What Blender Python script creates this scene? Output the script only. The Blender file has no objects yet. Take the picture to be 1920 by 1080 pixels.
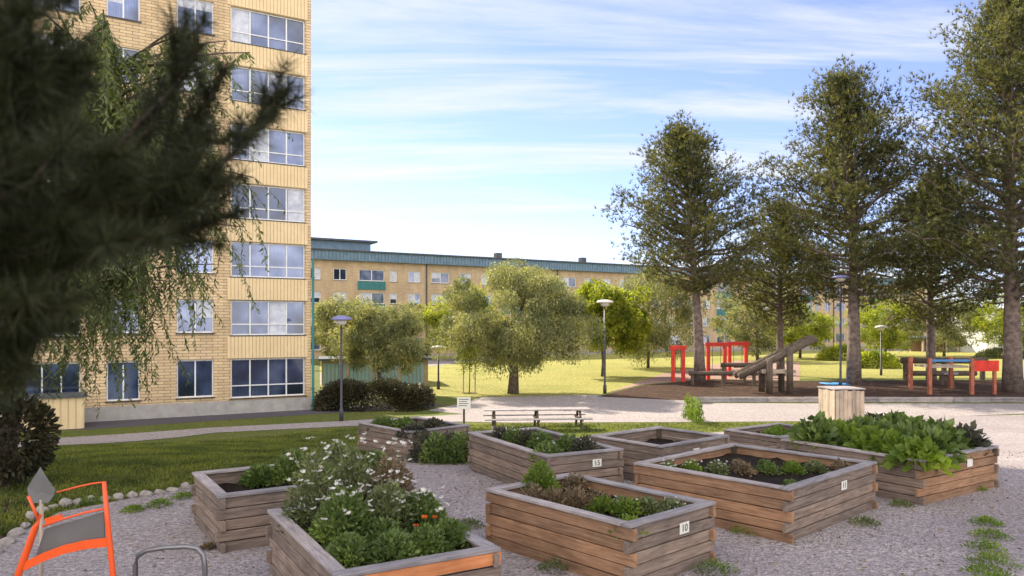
import bpy, bmesh, math, random
import numpy as np
from mathutils import Vector, Matrix
from mathutils.geometry import delaunay_2d_cdt
random.seed(7); rng = np.random.default_rng(11)
SC = bpy.context.scene; COL = SC.collection
F = 1400.0; CX = 960.0; HY = 610.0; CAMZ = 2.7
PI = math.pi
def zt(y):
    t = min(1.0, max(0.0, (y-12.5)/16.0)); return -1.4*t*t*(3-2*t)
def G(px, py):
    """a point of the ground, read off the perspective of the place"""
    k = (py-HY)/F; lo, hi = .5, 400.
    for _ in range(50):
        m = (lo+hi)/2
        if CAMZ-zt(m) > k*m: lo = m
        else: hi = m
    return Vector(((px-CX)/F*lo, lo, zt(lo)))
def at(px, py, y): return Vector(((px-CX)/F*y, y, CAMZ+(HY-py)/F*y))

# ---------------------------------------------------------------- materials
def newmat(name):
    m = bpy.data.materials.new(name); m.use_nodes = True
    nt = m.node_tree; return m, nt, nt.nodes['Principled BSDF']
def N(nt, t, **kw):
    n = nt.nodes.new(t)
    for k, v in kw.items():
        if k in n.inputs: n.inputs[k].default_value = v
        else: setattr(n, k, v)
    return n
def ramp(nt, fac, stops):
    r = nt.nodes.new('ShaderNodeValToRGB'); e = r.color_ramp.elements
    while len(e) < len(stops): e.new(.5)
    for i, (p, c) in enumerate(stops): e[i].position = p; e[i].color = (*c, 1)
    nt.links.new(fac, r.inputs['Fac']); return r.outputs['Color']
def mix(nt, fac, a, b, mode='MIX'):
    m = nt.nodes.new('ShaderNodeMix'); m.data_type = 'RGBA'; m.blend_type = mode
    for s, v in ((0, fac), (6, a), (7, b)):
        if hasattr(v, 'is_linked') or isinstance(v, bpy.types.NodeSocket): nt.links.new(v, m.inputs[s])
        elif s == 0: m.inputs[0].default_value = v
        else: m.inputs[s].default_value = (*v, 1)
    return m.outputs[2]
def bump(nt, h, b, strength=.3, dist=.02):
    n = N(nt, 'ShaderNodeBump', Strength=strength, Distance=dist)
    nt.links.new(h, n.inputs['Height']); nt.links.new(n.outputs[0], b.inputs['Normal'])
def noisy(name, c1, c2, scale=3, rough=.8, bs=.2, detail=6, metal=0, spec=.3, c3=None, dist=.01):
    m, nt, b = newmat(name); tc = N(nt, 'ShaderNodeTexCoord')
    n = N(nt, 'ShaderNodeTexNoise', Scale=scale, Detail=detail, Roughness=.65)
    nt.links.new(tc.outputs['Object'], n.inputs['Vector'])
    st = [(.35, c1), (.65, c2)] + ([(.8, c3)] if c3 else [])
    nt.links.new(ramp(nt, n.outputs['Fac'], st), b.inputs['Base Color'])
    b.inputs['Roughness'].default_value = rough; b.inputs['Metallic'].default_value = metal
    b.inputs['Specular IOR Level'].default_value = spec
    if bs: bump(nt, n.outputs['Fac'], b, bs, dist)
    return m
def groundmat(name, ca, cb, fine, cc, big=.25, bs=.6, dist=.02, voro=None):
    m, nt, b = newmat(name); tc = N(nt, 'ShaderNodeTexCoord')
    n1 = N(nt, 'ShaderNodeTexNoise', Scale=big, Detail=5, Roughness=.6)
    n2 = N(nt, 'ShaderNodeTexNoise', Scale=fine, Detail=8, Roughness=.75)
    for n in (n1, n2): nt.links.new(tc.outputs['Object'], n.inputs['Vector'])
    base = ramp(nt, n1.outputs['Fac'], [(.35, ca), (.65, cb)])
    col = mix(nt, ramp(nt, n2.outputs['Fac'], [(.42, (0,0,0)), (.62, (1,1,1))]), cc, base)
    h = n2.outputs['Fac']
    if voro:
        v = N(nt, 'ShaderNodeTexVoronoi', Scale=voro); nt.links.new(tc.outputs['Object'], v.inputs['Vector'])
        s = N(nt, 'ShaderNodeSeparateColor'); nt.links.new(v.outputs['Color'], s.inputs[0])
        col = mix(nt, .75, col, ramp(nt, s.outputs[0], [(0., (.45,.43,.43)), (.5, (.85,.83,.82)), (1., (1.35,1.3,1.25))]), 'MULTIPLY')
        h = v.outputs['Distance']
    nt.links.new(col, b.inputs['Base Color']); b.inputs['Roughness'].default_value = .95
    b.inputs['Specular IOR Level'].default_value = .15
    bump(nt, h, b, bs, dist); return m
def leafmat(name, c1, c2, trans=.35, tcol=None):
    m, nt, b = newmat(name); g = N(nt, 'ShaderNodeNewGeometry')
    col = ramp(nt, g.outputs['Random Per Island'], [(0., c1), (1., c2)])
    tc = N(nt, 'ShaderNodeTexCoord'); n = N(nt, 'ShaderNodeTexNoise', Scale=.9, Detail=4); nt.links.new(tc.outputs['Object'], n.inputs['Vector'])
    col = mix(nt, 1., col, ramp(nt, n.outputs['Fac'], [(.36, (.50,.58,.55)), (.5, (.95,.95,.9)), (.64, (1.35,1.28,1.0))]), 'MULTIPLY')
    nt.links.new(col, b.inputs['Base Color']); b.inputs['Roughness'].default_value = .55
    b.inputs['Specular IOR Level'].default_value = .3
    t = N(nt, 'ShaderNodeBsdfTranslucent')
    nt.links.new(mix(nt, 1., col, tcol or (1.5, 1.6, .6), 'MULTIPLY'), t.inputs['Color'])
    ms = N(nt, 'ShaderNodeMixShader', Fac=trans); out = nt.nodes['Material Output']
    nt.links.new(b.outputs[0], ms.inputs[1]); nt.links.new(t.outputs[0], ms.inputs[2])
    nt.links.new(ms.outputs[0], out.inputs['Surface']); return m
def brickmat(name, c1, c2, mortar, bw=.50, bh=.135):
    m, nt, b = newmat(name); tc = N(nt, 'ShaderNodeTexCoord')
    s = N(nt, 'ShaderNodeSeparateXYZ'); c = N(nt, 'ShaderNodeCombineXYZ')
    ad = N(nt, 'ShaderNodeMath', operation='ADD')
    nt.links.new(tc.outputs['Object'], s.inputs[0]); nt.links.new(s.outputs['X'], ad.inputs[0]); nt.links.new(s.outputs['Y'], ad.inputs[1])
    nt.links.new(ad.outputs[0], c.inputs['X']); nt.links.new(s.outputs['Z'], c.inputs['Y'])
    k = N(nt, 'ShaderNodeTexBrick', Scale=1., **{'Mortar Size': .016, 'Brick Width': bw, 'Row Height': bh, 'Bias': -.1})
    k.inputs['Color1'].default_value = (*c1, 1); k.inputs['Color2'].default_value = (*c2, 1); k.inputs['Mortar'].default_value = (*mortar, 1)
    nt.links.new(c.outputs[0], k.inputs['Vector'])
    n = N(nt, 'ShaderNodeTexNoise', Scale=1.1, Detail=8); mp = N(nt, 'ShaderNodeMapping'); mp.inputs['Scale'].default_value = (1,1,.28); nt.links.new(tc.outputs['Object'], mp.inputs['Vector']); nt.links.new(mp.outputs[0], n.inputs['Vector'])
    nt.links.new(mix(nt, .8, k.outputs['Color'], ramp(nt, n.outputs['Fac'], [(.3, (.72,.7,.68)), (.7, (1.1,1.08,1.05))]), 'MULTIPLY'), b.inputs['Base Color'])
    b.inputs['Roughness'].default_value = .9; bump(nt, k.outputs['Fac'], b, -.5, .01); return m
def woodmat(name, c1, c2, c3, sc=(1.2, 14, 14)):
    m, nt, b = newmat(name); tc = N(nt, 'ShaderNodeTexCoord')
    mp = N(nt, 'ShaderNodeMapping'); mp.inputs['Scale'].default_value = sc
    nt.links.new(tc.outputs['UV'], mp.inputs['Vector'])
    g = N(nt, 'ShaderNodeNewGeometry')
    n = N(nt, 'ShaderNodeTexNoise', Scale=2.2, Detail=9, Roughness=.7, Distortion=.4); nt.links.new(mp.outputs[0], n.inputs['Vector'])
    col = ramp(nt, n.outputs['Fac'], [(.3, c1), (.5, c2), (.72, c3)])
    col = mix(nt, .8, col, ramp(nt, g.outputs['Random Per Island'], [(0., (.6,.58,.58)), (.5, (.95,.95,.95)), (1., (1.35,1.25,1.15))]), 'MULTIPLY')
    n3 = N(nt, 'ShaderNodeTexNoise', Scale=2.5, Detail=4); nt.links.new(tc.outputs['Object'], n3.inputs['Vector'])
    col = mix(nt, .45, col, ramp(nt, n3.outputs['Fac'], [(.35, (.55,.56,.58)), (.6, (1.1,1.08,1.05))]), 'MULTIPLY')
    nt.links.new(col, b.inputs['Base Color']); b.inputs['Roughness'].default_value = .85; b.inputs['Specular IOR Level'].default_value = .2
    bump(nt, n.outputs['Fac'], b, .5, .006); return m
def plain(name, c, rough=.5, metal=0, spec=.5): return noisy(name, tuple(x*.86 for x in c), c, 6, rough, .05, 5, metal, spec)
M = {}
M['brick'] = brickmat('buff_brick', (.70,.52,.30), (.57,.41,.225), (.27,.22,.17))
M['brick_far'] = brickmat('tan_brick', (.56,.42,.265), (.46,.34,.21), (.36,.29,.22))
M['panel'] = noisy('ribbed_panel_paint', (.64,.49,.28), (.72,.56,.33), 1.2, .5, 0, 6)
M['plinth'] = noisy('concrete_plinth', (.30,.28,.26), (.40,.38,.35), 2, .9, .3)
M['roof'] = noisy('roof_metal', (.05,.055,.06), (.09,.095,.10), 2, .5, 0)
M['fascia'] = noisy('blue_grey_fascia', (.10,.17,.24), (.15,.23,.31), 1.5, .5, 0)
M['teal'] = noisy('teal_metal', (.035,.16,.17), (.05,.21,.22), 1.5, .5, 0)
M['white'] = plain('white_frame_paint', (.72,.72,.72), .4)
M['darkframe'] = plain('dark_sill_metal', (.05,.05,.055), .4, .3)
M['curtain'] = noisy('pale_curtain', (.40,.42,.50), (.60,.62,.68), 3, .9, .2)
m, nt, b = newmat('window_glass'); tc = N(nt, 'ShaderNodeTexCoord')
n = N(nt, 'ShaderNodeTexNoise', Scale=.55, Detail=3); oi = N(nt, 'ShaderNodeObjectInfo'); va = N(nt, 'ShaderNodeVectorMath', operation='ADD'); sc_ = N(nt, 'ShaderNodeMath', operation='MULTIPLY'); sc_.inputs[1].default_value = 57.
nt.links.new(oi.outputs['Random'], sc_.inputs[0]); nt.links.new(tc.outputs['Object'], va.inputs[0]); nt.links.new(sc_.outputs[0], va.inputs[1]); nt.links.new(va.outputs[0], n.inputs['Vector'])
wv = N(nt, 'ShaderNodeTexWave', Scale=5., Distortion=2.); nt.links.new(tc.outputs['Object'], wv.inputs['Vector'])
gc = ramp(nt, n.outputs['Fac'], [(.36, (.02,.03,.06)), (.50, (.07,.10,.20)), (.68, (.20,.24,.38))])  # cloudy blue sky reflection painted into the pane colour
dk = ramp(nt, oi.outputs['Random'], [(.0, (.25,.3,.35)), (.35, (.7,.75,.8)), (.6, (1.1,1.1,1.1)), (1., (1.9,1.8,1.7))])
nt.links.new(mix(nt, 1., mix(nt, .25, gc, wv.outputs['Color'], 'OVERLAY'), dk, 'MULTIPLY'), b.inputs['Base Color'])
b.inputs['Roughness'].default_value = .06; b.inputs['Specular IOR Level'].default_value = 1.; b.inputs['Coat Weight'].default_value = .8; b.inputs['Metallic'].default_value = .35
bump(nt, n.outputs['Fac'], b, .03, .2); M['glass'] = m
M['wood'] = woodmat('weathered_timber', (.11,.082,.066), (.215,.165,.135), (.34,.27,.225))
M['rim'] = woodmat('grey_timber', (.17,.15,.155), (.30,.275,.28), (.44,.41,.42))
M['redwood'] = woodmat('orange_timber', (.17,.095,.058), (.30,.175,.105), (.42,.27,.17))
M['palewood'] = woodmat('pale_timber', (.26,.20,.15), (.40,.33,.26), (.52,.45,.37))
M['darkwood'] = woodmat('dark_log', (.06,.045,.035), (.11,.085,.065), (.18,.14,.11))
M['soil'] = groundmat('bed_soil', (.028,.018,.012), (.05,.032,.02), 22, (.012,.009,.007), 1.5, 1., .05)
M['gravel'] = groundmat('pale_gravel', (.33,.295,.30), (.50,.455,.45), 14, (.29,.255,.255), .35, 1., .02, 42)
M['path'] = groundmat('fine_gravel_path', (.34,.305,.30), (.43,.39,.38), 9, (.29,.26,.25), .3, .5, .02, 30)
M['asphalt'] = groundmat('asphalt', (.095,.085,.095), (.13,.118,.13), 30, (.075,.068,.076), .3, .4)
M['lawn'] = groundmat('lawn_turf', (.13,.16,.03), (.20,.19,.045), 9, (.07,.09,.02), .5, 1., .05)
M['meadow'] = groundmat('dry_grass_painted_sunlit', (.36,.33,.08), (.56,.46,.15), 5, (.19,.20,.05), .35, 1., .1)  # dry yellow turf, its colour also brightened to look sunlit
M['mulch'] = groundmat('bark_mulch', (.085,.045,.028), (.14,.075,.045), 9, (.03,.019,.013), .8, 1., .06, 9)
M['sand'] = groundmat('pink_play_sand', (.36,.24,.19), (.44,.30,.24), 9, (.25,.16,.12), .5, .5)
M['bark'] = noisy('tree_bark', (.055,.042,.034), (.17,.13,.10), 5, .95, 1., 9, dist=.06)
M['pinebark'] = noisy('pine_bark', (.10,.075,.065), (.26,.20,.17), 4, .95, 1., 9, dist=.06)
M['pine'] = leafmat('pine_needles', (.035,.048,.026), (.20,.20,.08), .40, (1.5,1.4,.6))
M['pinenear'] = leafmat('pine_needles_painted_shade', (.014,.018,.008), (.05,.055,.02), .2)  # darker version of the pine needles, with shade worked into the colour
M['willow'] = leafmat('willow_leaves', (.07,.10,.035), (.20,.24,.09), .4)
M['olive'] = leafmat('silver_leaves', (.17,.18,.08), (.36,.36,.17), .4, (1.2,1.2,.7))
M['yellow'] = leafmat('bright_leaves', (.16,.19,.02), (.36,.37,.06), .45)
M['bush'] = leafmat('dark_hedge_leaves', (.025,.028,.016), (.075,.06,.035), .2)
M['veg'] = leafmat('vegetable_leaves', (.075,.115,.035), (.21,.27,.09), .35)
M['herb'] = leafmat('herb_leaves', (.085,.105,.045), (.25,.27,.14), .3)
M['vivid'] = leafmat('vivid_weed_leaves', (.11,.17,.025), (.22,.29,.05), .4)
M['dry'] = leafmat('dry_stalks', (.13,.085,.05), (.30,.22,.14), .2, (1.2,1.1,.9))
M['purple'] = leafmat('dark_leaf', (.06,.06,.045), (.13,.12,.09), .25, (1.2,1.1,.9))
M['petal'] = leafmat('white_petals', (.55,.52,.50), (.78,.75,.72), .3, (1,1,1))
M['poppy'] = leafmat('orange_petals', (.75,.13,.015), (.85,.20,.02), .3, (1.2,1,1))
M['grass'] = leafmat('grass_blades', (.075,.10,.02), (.22,.235,.065), .4)
M['orange'] = plain('orange_paint', (.83,.10,.015), .35)
M['orangewood'] = woodmat('new_orange_board', (.42,.15,.06), (.56,.22,.09), (.64,.30,.15))
M['paleteal'] = noisy('pale_teal_panel', (.22,.36,.36), (.30,.45,.44), 1.2, .6, 0)
M['red'] = noisy('red_paint', (.46,.03,.02), (.72,.045,.025), 3, .5, .1, 8)
M['brownred'] = noisy('red_brown_paint', (.26,.08,.05), (.46,.15,.085), 3, .6, .1, 8)
M['blue'] = plain('blue_paint', (.05,.20,.45), .5)
M['grey'] = plain('grey_plastic', (.14,.135,.135), .5)
M['steel'] = plain('steel_grey', (.22,.21,.215), .35, .7)
M['lampblue'] = plain('lamp_cap_enamel', (.20,.20,.42), .4)
M['lamppost'] = plain('lamp_post_paint', (.045,.045,.06), .5)
M['globe'] = plain('lamp_diffuser', (.68,.62,.56), .4)
M['stone'] = noisy('edging_stone', (.22,.19,.17), (.40,.36,.33), 5, .9, .7, dist=.03)
M['ink'] = plain('black_ink', (.02,.02,.02), .6)
M['plate'] = plain('number_plate', (.76,.74,.66), .5)
M['cloth'] = plain('blue_tarpaulin', (.04,.25,.60), .6)

# ---------------------------------------------------------------- helpers
def link(o, parent=None):
    COL.objects.link(o)
    if parent: o.parent = parent
    return o
def tag(o, label=None, cat=None, group=None, kind=None):
    for k, v in (('label', label), ('category', cat), ('group', group), ('kind', kind)):
        if v: o[k] = v
    return o
def thing(name, label, cat, loc=(0,0,0), rz=0, group=None):
    o = bpy.data.objects.new(name, None); o.location = loc; o.rotation_euler = (0,0,rz); o.empty_display_size = .3
    return tag(link(o), label, cat, group)
def copy_tree(o, parent=None):
    c = o.copy(); link(c, parent)
    for ch in o.children: copy_tree(ch, c)
    return c
class MB:
    def __init__(s): s.v = []; s.f = []; s.uv = []
    def quad(s, pts, uv=None):
        i = len(s.v); s.v += [tuple(p) for p in pts]; s.f.append(tuple(range(i, i+len(pts))))
        s.uv += (uv or [(0,0)]*len(pts))
    def box(s, a, b, M4=None, jit=0):
        x0,y0,z0 = a; x1,y1,z1 = b
        c = [Vector(p) for p in ((x0,y0,z0),(x1,y0,z0),(x1,y1,z0),(x0,y1,z0),(x0,y0,z1),(x1,y0,z1),(x1,y1,z1),(x0,y1,z1))]
        if jit: c = [p+Vector([random.uniform(-jit,jit) for _ in range(3)]) for p in c]
        L = [abs(x1-x0), abs(y1-y0), abs(z1-z0)]; ax = L.index(max(L)); o = random.uniform(0, 9)
        def uv(p):
            q = [p[0]-x0, p[1]-y0, p[2]-z0]; r = [q[i] for i in range(3) if i != ax]; return (q[ax]+o, r[0]+r[1]+o)
        uvs = [uv(p) for p in c]
        if M4: c = [M4 @ p for p in c]
        i = len(s.v); s.v += [tuple(p) for p in c]
        for f in ((0,3,2,1),(4,5,6,7),(0,1,5,4),(1,2,6,5),(2,3,7,6),(3,0,4,7)):
            s.f.append(tuple(i+k for k in f)); s.uv += [uvs[k] for k in f]
    def tube(s, pts, radii, n=8, cap=True):
        pts = [Vector(p) for p in pts]
        if not hasattr(radii, '__len__'): radii = [radii]*len(pts)
        i0 = len(s.v); up = Vector((.13,.21,.97)); ring = []; L = 0
        for k, p in enumerate(pts):
            d = (pts[min(k+1,len(pts)-1)]-pts[max(k-1,0)]).normalized()
            if abs(d.dot(up)) > .95: u = d.cross(Vector((1,0,.1))).normalized()
            else: u = d.cross(up).normalized()
            w = d.cross(u)
            if k: L += (p-pts[k-1]).length
            ring.append(L)
            for j in range(n):
                a = 2*PI*j/n; s.v.append(tuple(p+(u*math.cos(a)+w*math.sin(a))*radii[k]))
        for k in range(len(pts)-1):
            for j in range(n):
                a = i0+k*n+j; b = i0+k*n+(j+1)%n
                s.f.append((a, b, b+n, a+n)); s.uv += [(ring[k], j/n*.4), (ring[k], (j+1)/n*.4), (ring[k+1], (j+1)/n*.4), (ring[k+1], j/n*.4)]
        if cap:
            for base, rev in ((i0, 1), (i0+(len(pts)-1)*n, 0)):
                f = [base+j for j in range(n)]; s.f.append(tuple(reversed(f)) if rev else tuple(f)); s.uv += [(0, j/n) for j in range(n)]
    def lathe(s, prof, c=(0,0,0), n=20):
        i0 = len(s.v)
        for r, z in prof:
            for j in range(n):
                a = 2*PI*j/n; s.v.append((c[0]+r*math.cos(a), c[1]+r*math.sin(a), c[2]+z))
        for k in range(len(prof)-1):
            for j in range(n):
                a = i0+k*n+j; b = i0+k*n+(j+1)%n
                s.f.append((a, b, b+n, a+n)); s.uv += [(0,0)]*4
    def build(s, name, mat, parent=None, smooth=False, bevel=0):
        me = bpy.data.meshes.new(name); me.from_pydata(s.v, [], s.f); me.materials.append(mat)
        ul = me.uv_layers.new(name='UV'); ul.data.foreach_set('uv', np.array(s.uv, dtype=np.float32).ravel())
        if smooth: me.polygons.foreach_set('use_smooth', [True]*len(me.polygons))
        me.update(); o = link(bpy.data.objects.new(name, me), parent)
        if bevel:
            md = o.modifiers.new('bevel', 'BEVEL'); md.width = bevel; md.segments = 2; md.limit_method = 'ANGLE'
        return o
def nmesh(name, V, nper, mat, parent=None):
    """many small n-gons at once; V is (k*nper,3)"""
    k = len(V)//nper; me = bpy.data.meshes.new(name)
    me.vertices.add(len(V)); me.vertices.foreach_set('co', V.astype(np.float32).ravel())
    me.loops.add(len(V)); me.loops.foreach_set('vertex_index', np.arange(len(V), dtype=np.int32))
    me.polygons.add(k); me.polygons.foreach_set('loop_start', np.arange(0, len(V), nper, dtype=np.int32))
    me.polygons.foreach_set('loop_total', np.full(k, nper, dtype=np.int32))
    me.materials.append(mat); me.update(calc_edges=True)
    return link(bpy.data.objects.new(name, me), parent)
def unit(a): return a/(np.linalg.norm(a, axis=1, keepdims=True)+1e-9)
def rnd(n): return unit(rng.normal(size=(n, 3)))
def leaves(C, D, L, W):
    """diamond leaves: centres C, directions D, length L, width W -> (4k,3)"""
    n = len(C); D = unit(D); S = unit(np.cross(D, rnd(n)))
    L = np.broadcast_to(L, n)[:, None]*rng.uniform(.6, 1.3, (n,1)); W = np.broadcast_to(W, n)[:, None]*rng.uniform(.7, 1.3, (n,1))
    V = np.stack([C, C+D*L*.5+S*W*.5, C+D*L, C+D*L*.5-S*W*.5], 1); return V.reshape(-1, 3)
def needles(C, D, L, W, spread=.7, k=8):
    n = len(C); C = np.repeat(C, k, 0); D = unit(np.repeat(D, k, 0)+rnd(n*k)*spread)
    S = unit(np.cross(D, rnd(n*k))); L = L*rng.uniform(.6, 1.2, (n*k,1))
    V = np.stack([C-S*W*.5, C+S*W*.5, C+D*L], 1); return V.reshape(-1, 3)
def patch(name, pts, off, mat, step=2.0, thick=0):
    P = [Vector((p[0], p[1])) for p in pts]; n = len(P)
    xs = [p.x for p in P]; ys = [p.y for p in P]
    def inside(x, y):
        c = False; j = n-1
        for i in range(n):
            if (P[i].y > y) != (P[j].y > y) and x < (P[j].x-P[i].x)*(y-P[i].y)/(P[j].y-P[i].y)+P[i].x: c = not c
            j = i
        return c
    B = []
    for i in range(n):
        a, b2 = P[i], P[(i+1)%n]; k = max(1, int((b2-a).length/step))
        B += [a.lerp(b2, t/k) for t in range(k)]
    I = []
    y = min(ys)
    while y < max(ys):
        x = min(xs)
        while x < max(xs):
            if inside(x, y): I.append(Vector((x+random.uniform(-.1,.1), y+random.uniform(-.1,.1))))
            x += step
        y += step
    nb = len(B)
    r = delaunay_2d_cdt(B+I, [(i, (i+1)%nb) for i in range(nb)], [list(range(nb))], 1, 1e-4)
    me = bpy.data.meshes.new(name); me.from_pydata([(v.x, v.y, zt(v.y)+off) for v in r[0]], [], r[2]); me.materials.append(mat); me.update()
    bm = bmesh.new(); bm.from_mesh(me); bmesh.ops.recalc_face_normals(bm, faces=bm.faces)
    if bm.faces and sum(f.normal.z for f in bm.faces) < 0: bmesh.ops.reverse_faces(bm, faces=bm.faces)
    bm.to_mesh(me); bm.free()
    o = link(bpy.data.objects.new(name, me)); o['kind'] = 'structure'; return o, inside

# ---------------------------------------------------------------- ground
mb = MB()
ys = list(np.arange(-20, 45, 1.0)) + [45, 55, 70, 90, 120, 170, 260, 500]; xs = [-400, -200, -100, -60] + list(range(-40, 41, 4)) + [60, 100, 200, 400]
nx = len(xs)
for y in ys:
    for x in xs: mb.v.append((x, y, zt(y)))
for j in range(len(ys)-1):
    for i in range(nx-1):
        a = j*nx+i; mb.f.append((a, a+1, a+1+nx, a+nx)); mb.uv += [(0,0)]*4
tag(mb.build('ground', M['lawn']), kind='structure')
g = lambda *a: [G(*p)[:2] if len(p) == 2 else p[:2] for p in a]
W3 = lambda x, y: (x, y, 0)
gravel_pts = g((-90,1075),(20,1010),(110,962),(230,938),(380,906),(560,885),(700,850),(760,833),(900,828),(1050,822),(1330,812),(1560,797),(1700,782),(2050,776),W3(22,26),W3(22,-6),W3(-4,-6))
patch('gravel_yard', gravel_pts, .010, M['gravel'], 1.5)
patch('path', g((-700,875),(-300,862),(100,836),(400,812),(640,800),(860,791),(960,793),(1250,792),(1560,790),(1920,776),(2600,776),(2600,758),(1920,757),(1500,757),(1300,756),(1292,742),(1100,741),(905,745),(860,758),(800,770),(870,777),(640,790),(400,802),(100,822),(-300,845),(-700,850)), .014, M['path'], 1.5)
patch('road', g((-300,820),(-100,812),(160,806),(400,789),(620,775),(800,766),(840,758),(700,760),(560,766),(400,774),(160,792),(-200,800)), .006, M['asphalt'], 1.5)
patch('park_lawn', g((600,724),(760,742),(900,744),(1120,741),(1200,720),(1330,708),(1500,710),(1920,708),(2700,708),(2700,648),(1500,648),(900,654),(600,664)), .004, M['meadow'], 3)
_, in_mulch = patch('mulch_bed', g((1120,744),(1200,724),(1330,712),(1500,715),(1920,712),(2500,712),(2500,753),(1930,753),(1300,752)), .02, M['mulch'], 2)
patch('play_sand', g((1140,736),(1240,702),(1380,676),(1500,680),(1500,714),(1330,711),(1200,722)), .015, M['sand'], 2)
patch('earth_border', g((-90,1073),(20,1008),(90,962),(60,935),(-100,940),(-400,1000)), .008, M['mulch'], 1)
patch('footpath', g((600,700),(760,678),(1000,662),(1260,655),(1500,653),(1900,656),(1900,660),(1500,657),(1260,660),(1000,668),(770,690),(700,720),(600,722)), .012, M['path'], 3)

# grass blades on the near lawn (beyond counting)
gp = [Vector(p) for p in g((-200,1000),(20,1005),(110,960),(230,936),(380,904),(560,883),(700,848),(760,831),(1050,820),(1330,810),(1560,795),(1500,793),(960,795),(640,803),(100,838),(-300,864))]
def pin(poly, X, Y):
    c = np.zeros(len(X), bool); j = len(poly)-1
    for i in range(len(poly)):
        a, b2 = poly[i], poly[j]
        k = ((a[1] > Y) != (b2[1] > Y)) & (X < (b2[0]-a[0])*(Y-a[1])/((b2[1]-a[1]) or 1e-9)+a[0]); c ^= k; j = i
    return c
def ztn(Y):
    t = np.clip((Y-12.5)/16, 0, 1); return -1.4*t*t*(3-2*t)
def blades(name, poly, n, h, w, mat):
    P = np.array([p[:2] for p in poly]); lo = P.min(0); hi = P.max(0)
    X = rng.uniform(lo[0], hi[0], n); Y = lo[1]+(hi[1]-lo[1])*rng.uniform(0, 1, n)**1.7
    k = pin(poly, X, Y) & (np.abs(X) < Y*.85+1); X, Y = X[k], Y[k]
    C = np.stack([X, Y, ztn(Y)+.0], 1); D = rnd(len(X))*.5+np.array([0,0,1.])
    V = needles(C, D, h, w, .35, 3); return tag(nmesh(name, V, 3, mat), kind='stuff', label=None)
bl = blades('grass', gp, 150000, .075, .022, M['grass']); tag(bl, 'short green lawn grass in front of the tower', 'grass')

GP = np.array([p[:2] for p in gravel_pts]); n_ = 5200
X = rng.uniform(-5, 14, n_); Y = 4.5+14*rng.uniform(0, 1, n_)**1.3; k_ = pin([tuple(p) for p in GP], X, Y); X, Y = X[k_], Y[k_]
C_ = np.stack([X, Y, ztn(Y)+.016], 1); D_ = rnd(len(X)); D_[:,2] = np.abs(D_[:,2])*.15
tag(nmesh('leaf_litter', leaves(C_, D_, .045, .022), 4, M['dry']), 'small dry leaves and twigs strewn over the gravel', 'leaf litter', kind='stuff')

# ---------------------------------------------------------------- buildings
def wall_holes(mb, W, z0, z1, holes, depth=.18):
    us = sorted({0, W} | {round(h[0],4) for h in holes} | {round(h[1],4) for h in holes})
    zs = sorted({z0, z1} | {round(h[2],4) for h in holes} | {round(h[3],4) for h in holes})
    for i in range(len(us)-1):
        for j in range(len(zs)-1):
            cu = (us[i]+us[i+1])/2; cz = (zs[j]+zs[j+1])/2
            if any(h[0] < cu < h[1] and h[2] < cz < h[3] for h in holes): continue
            mb.quad([(us[i],0,zs[j]),(us[i+1],0,zs[j]),(us[i+1],0,zs[j+1]),(us[i],0,zs[j+1])])
    for a, b2, c, d in holes:
        mb.quad([(a,0,c),(a,depth,c),(b2,depth,c),(b2,0,c)]); mb.quad([(a,0,d),(b2,0,d),(b2,depth,d),(a,depth,d)])
        mb.quad([(a,0,c),(a,0,d),(a,depth,d),(a,depth,c)]); mb.quad([(b2,0,c),(b2,depth,c),(b2,depth,d),(b2,0,d)])
def window(parent, u0, u1, z0, z1, nm=2, fw=.06, y=.10, blind=0, rail=0):
    m_ = MB(); e = .004
    m_.box((u0+e,y,z0+e),(u1-e,y+.07,z0+fw)); m_.box((u0+e,y,z1-fw),(u1-e,y+.07,z1-e))
    for k in range(nm+1):
        c = u0+e+(u1-u0-2*e-fw)*k/nm; m_.box((c,y+.003,z0+fw),(c+fw,y+.066,z1-fw))
    if rail: m_.box((u0+fw,y+.006,z0+(z1-z0)*rail),(u1-fw,y+.06,z0+(z1-z0)*rail+fw*.8))
    fr = m_.build('window', M['white'], parent)
    p_ = MB(); p_.quad([(u0+e,y+.05,z0+e),(u1-e,y+.05,z0+e),(u1-e,y+.05,z1-e),(u0+e,y+.05,z1-e)]); p_.build('pane', M['glass'], fr)
    if blind:
        c_ = MB(); h = (z1-z0)*blind
        k0 = random.randrange(nm); k1 = random.randint(k0+1, nm)
        a = u0+(u1-u0)*k0/nm+fw; b3 = u0+(u1-u0)*k1/nm-.02
        c_.quad([(a,y+.044,z1-fw-h),(b3,y+.044,z1-fw-h),(b3,y+.044,z1-fw),(a,y+.044,z1-fw)])
        if c_.v: c_.build('blind', M['curtain'], fr)
    s_ = MB(); s_.box((u0-.05,-.07,z0-.05),(u1+.05,y-.003,z0-.004)); s_.build('sill', M['darkframe'], fr)
    return fr
RZ = math.atan2(.5, .866)
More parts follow.
